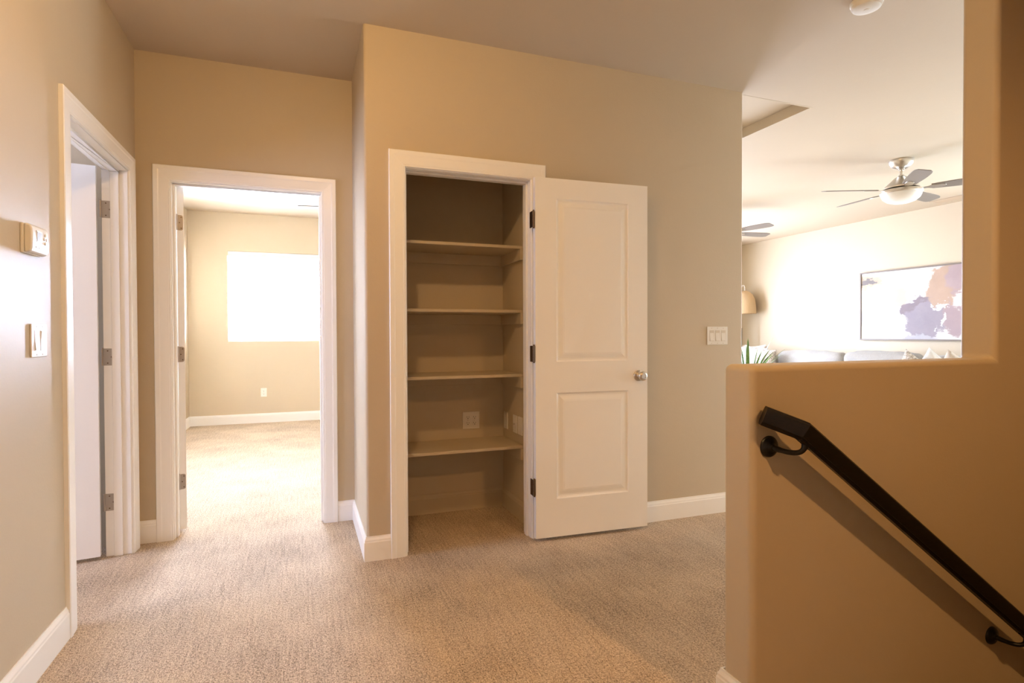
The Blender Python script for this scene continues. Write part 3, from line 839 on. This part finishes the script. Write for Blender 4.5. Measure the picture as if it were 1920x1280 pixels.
soft('back_cushion', rbox(-.10, .10, -.32, .32, -.22, .215, .075, 12, .03, 5, .012), M['greyfab'], (7.08, 4.36, .655), (0, math.radians(-9), 0), 'short grey back cushion at the near end of the sofa behind the pillows', 'cushion', 'sofa back cushions')
def pillow(w, hgt, t, n=18, pinch=.10):
    m = MB(); V = []; F = []
    for side in (1, -1):
        o = len(V)
        for j in range(n + 1):
            for i in range(n + 1):
                u = -1 + 2 * i / n; v = -1 + 2 * j / n
                px = u * (1 - pinch * (1 - v * v) * u * u); pz = v * (1 - pinch * (1 - u * u) * v * v)
                th = (max(0, (1 - u * u)) * max(0, (1 - v * v))) ** .42 * t / 2
                th *= 1 + .10 * noise.noise(Vector((u * 2.2, v * 2.2, side * 3 + w * 9)))
                V.append((side * th, px * w / 2, pz * hgt / 2))
        for j in range(n):
            for i in range(n):
                a = o + j * (n + 1) + i; F.append((a, a + 1, a + n + 2, a + n + 1))
    return m.add(V, F)
R = math.radians
soft('throw_pillow', pillow(.54, .54, .17), M['nubfab'], (6.78, 6.98, .685), (R(8), R(-16), R(12)), 'nubby beige throw pillow at the sofa left end beside the plant leaves', 'pillow', 'throw pillows')
soft('throw_pillow', pillow(.56, .52, .18), M['whitefab'], (6.92, 7.29, .69), (R(3), R(-14), R(14)), 'white throw pillow tucked behind the nubby beige one', 'pillow', 'throw pillows')
soft('throw_pillow', pillow(.50, .50, .16), M['tanfab'], (7.08, 7.37, .725), (R(-4), R(-12), R(5)), 'tan throw pillow at the far corner of the sofa under the lamp', 'pillow', 'throw pillows')
soft('throw_pillow', pillow(.44, .44, .15), M['nubfab'], (6.80, 4.62, .672), (R(38), R(-14), R(-6)), 'speckled beige throw pillow pointing up under the painting', 'pillow', 'throw pillows')
soft('throw_pillow', pillow(.44, .44, .15), M['whitefab'], (6.95, 4.48, .69), (R(42), R(-14), R(0)), 'cream throw pillow with raised corner behind the speckled one', 'pillow', 'throw pillows')
soft('throw_pillow', pillow(.45, .45, .15), M['tanfab'], (6.74, 4.10, .68), (R(34), R(-16), R(8)), 'tan linen throw pillow at the near end of the sofa beside the pier', 'pillow', 'throw pillows')

# ------------------------------------------------------------------ floor lamp
lp = empty('floor_lamp', (7.14, 7.80, 0), 'floor lamp with woven rattan dome shade in the far corner', 'lamp')
m = MB(); m.lathe([(.14, 0), (.14, .018), (.02, .026)], 32, Matrix.Translation((7.14, 7.80, 0))); m.build('base', M['screen'], lp, smooth=True)
m = MB(); m.tube([(7.14, 7.80, .02), (7.14, 7.80, 1.25)], .013, 12); m.build('lower_pole', M['screen'], lp, smooth=True)
pts = [(7.14, 7.80, 1.24), (7.14, 7.80, 1.55), (7.125, 7.80, 1.80), (7.13, 7.80, 1.93), (7.155, 7.80, 1.985), (7.19, 7.80, 1.99), (7.21, 7.80, 1.955), (7.21, 7.80, 1.90)]
m = MB(); m.tube(pts, .007, 10); m.build('pole', M['white_metal'], lp, smooth=True)
m = MB(); cx = 7.21
prof = [(.0, .40), (.03, .395), (.08, .375), (.13, .325), (.165, .25), (.182, .16), (.188, .06), (.188, 0), (.183, 0), (.183, .06), (.177, .16), (.16, .247), (.125, .320), (.078, .370), (.03, .388), (.0, .392)]
m.lathe([(max(r, .002), z) for r, z in prof], 36); sh = m.build('lamp_shade', M['woven'], lp, world=False, smooth=True); sh.location = (cx - 7.14, 0, 1.50)

# ------------------------------------------------------------------ plant
pp = empty('potted_plant', (4.30, 4.60, 0), 'green long-leaved plant peeking over the half wall', 'plant')
m = MB(); m.lathe([(.10, 0), (.15, .02), (.19, .50), (.195, .52), (.18, .52), (.175, .47), (.02, .47)], 32, Matrix.Translation((4.30, 4.60, 0))); m.build('pot', M['pot'], pp, smooth=True)
m = MB(); m.lathe([(.172, .47), (.165, .485), (.02, .49)], 28, Matrix.Translation((4.30, 4.60, 0))); m.build('soil', M['soil'], pp, smooth=True)
def leafblade(az, L, lean, w, z0=.48):
    m = MB(); v = []; f = []; n = 12
    d = Vector((math.cos(az), math.sin(az), 0)); sd = Vector((-d.y, d.x, 0))
    p = Vector((4.30, 4.60, z0)) + d * .03; a = PI / 2 - lean * .25
    for i in range(n + 1):
        s_ = i / n; ww = w * (math.sin(PI * min(1, .18 + .82 * s_)) ** .7 + .02)
        v += [p + sd * ww, p + Vector((0, 0, -.2 * ww)), p - sd * ww]
        a2 = PI / 2 - lean * (.25 + s_ * 1.1)
        p = p + (d * math.cos(a2) + Vector((0, 0, 1)) * math.sin(a2)) * L / n
    for i in range(n):
        for j in range(2):
            f.append((i * 3 + j, i * 3 + j + 1, i * 3 + j + 4, i * 3 + j + 3))
    m.add(v, f); o = m.build('leaf', M['leaf'], pp, smooth=True, angle=85)
    so = o.modifiers.new('solid', 'SOLIDIFY'); so.thickness = .0015
    return o
for k in range(24):
    leafblade(2 * PI * k / 24 * 3.02 + random.uniform(-.2, .2), random.uniform(.52, .70), random.uniform(.2, 1.0), random.uniform(.011, .016))

# ------------------------------------------------------------------ lights
def point(name, loc, power, col, r):
    l = bpy.data.lights.new(name, 'POINT'); l.energy = power; l.color = col; l.shadow_soft_size = r
    o = bpy.data.objects.new(name, l); COL.objects.link(o); o.location = loc; return o
WARM = (1.0, .63, .27)
AMBER = (1.0, .52, .17)
HALL_A, HALL_B = 38.0, 102.0
point('hall_lamp_light', (.08, 1.45, 2.66), HALL_A, WARM, .05)
ld = bpy.data.lights.new('landing_downlight', 'SPOT'); ld.energy = HALL_B; ld.color = AMBER; ld.shadow_soft_size = .045
ld.spot_size = math.radians(168); ld.spot_blend = .75
lo = bpy.data.objects.new('landing_downlight', ld); COL.objects.link(lo); lo.location = (1.60, -.60, 2.70)

w = bpy.data.worlds.new('world'); SC.world = w; w.use_nodes = True
bg = w.node_tree.nodes['Background']; bg.inputs['Color'].default_value = (.8, .88, 1, 1); bg.inputs['Strength'].default_value = 1.0

# ------------------------------------------------------------------ camera
cd = bpy.data.cameras.new('camera'); cam = bpy.data.objects.new('camera', cd); COL.objects.link(cam)
cd.sensor_width = 36; cd.lens = 1060.0 / 1920 * 36; cd.clip_start = .02
yaw, pit, rol = .35585, -.01372, -.00326
fw = Vector((math.sin(yaw) * math.cos(pit), math.cos(yaw) * math.cos(pit), math.sin(pit)))
r = Vector((math.cos(yaw), -math.sin(yaw), 0)); u = r.cross(fw)
r2 = r * math.cos(rol) + u * math.sin(rol); u2 = -r * math.sin(rol) + u * math.cos(rol)
cam.matrix_world = Matrix(((r2.x, u2.x, -fw.x, 0), (r2.y, u2.y, -fw.y, 0), (r2.z, u2.z, -fw.z, CAMZ), (0, 0, 0, 1)))
SC.camera = cam

SC.view_settings.view_transform = 'Standard'
SC.view_settings.look = 'None'
SC.view_settings.exposure = 0.3
SC.view_settings.gamma = 1.0
SC.view_settings.use_curve_mapping = False
SC.cycles.use_denoising = True
SC.cycles.max_bounces = 9
SC.cycles.diffuse_bounces = 5
SC.cycles.sample_clamp_indirect = 12
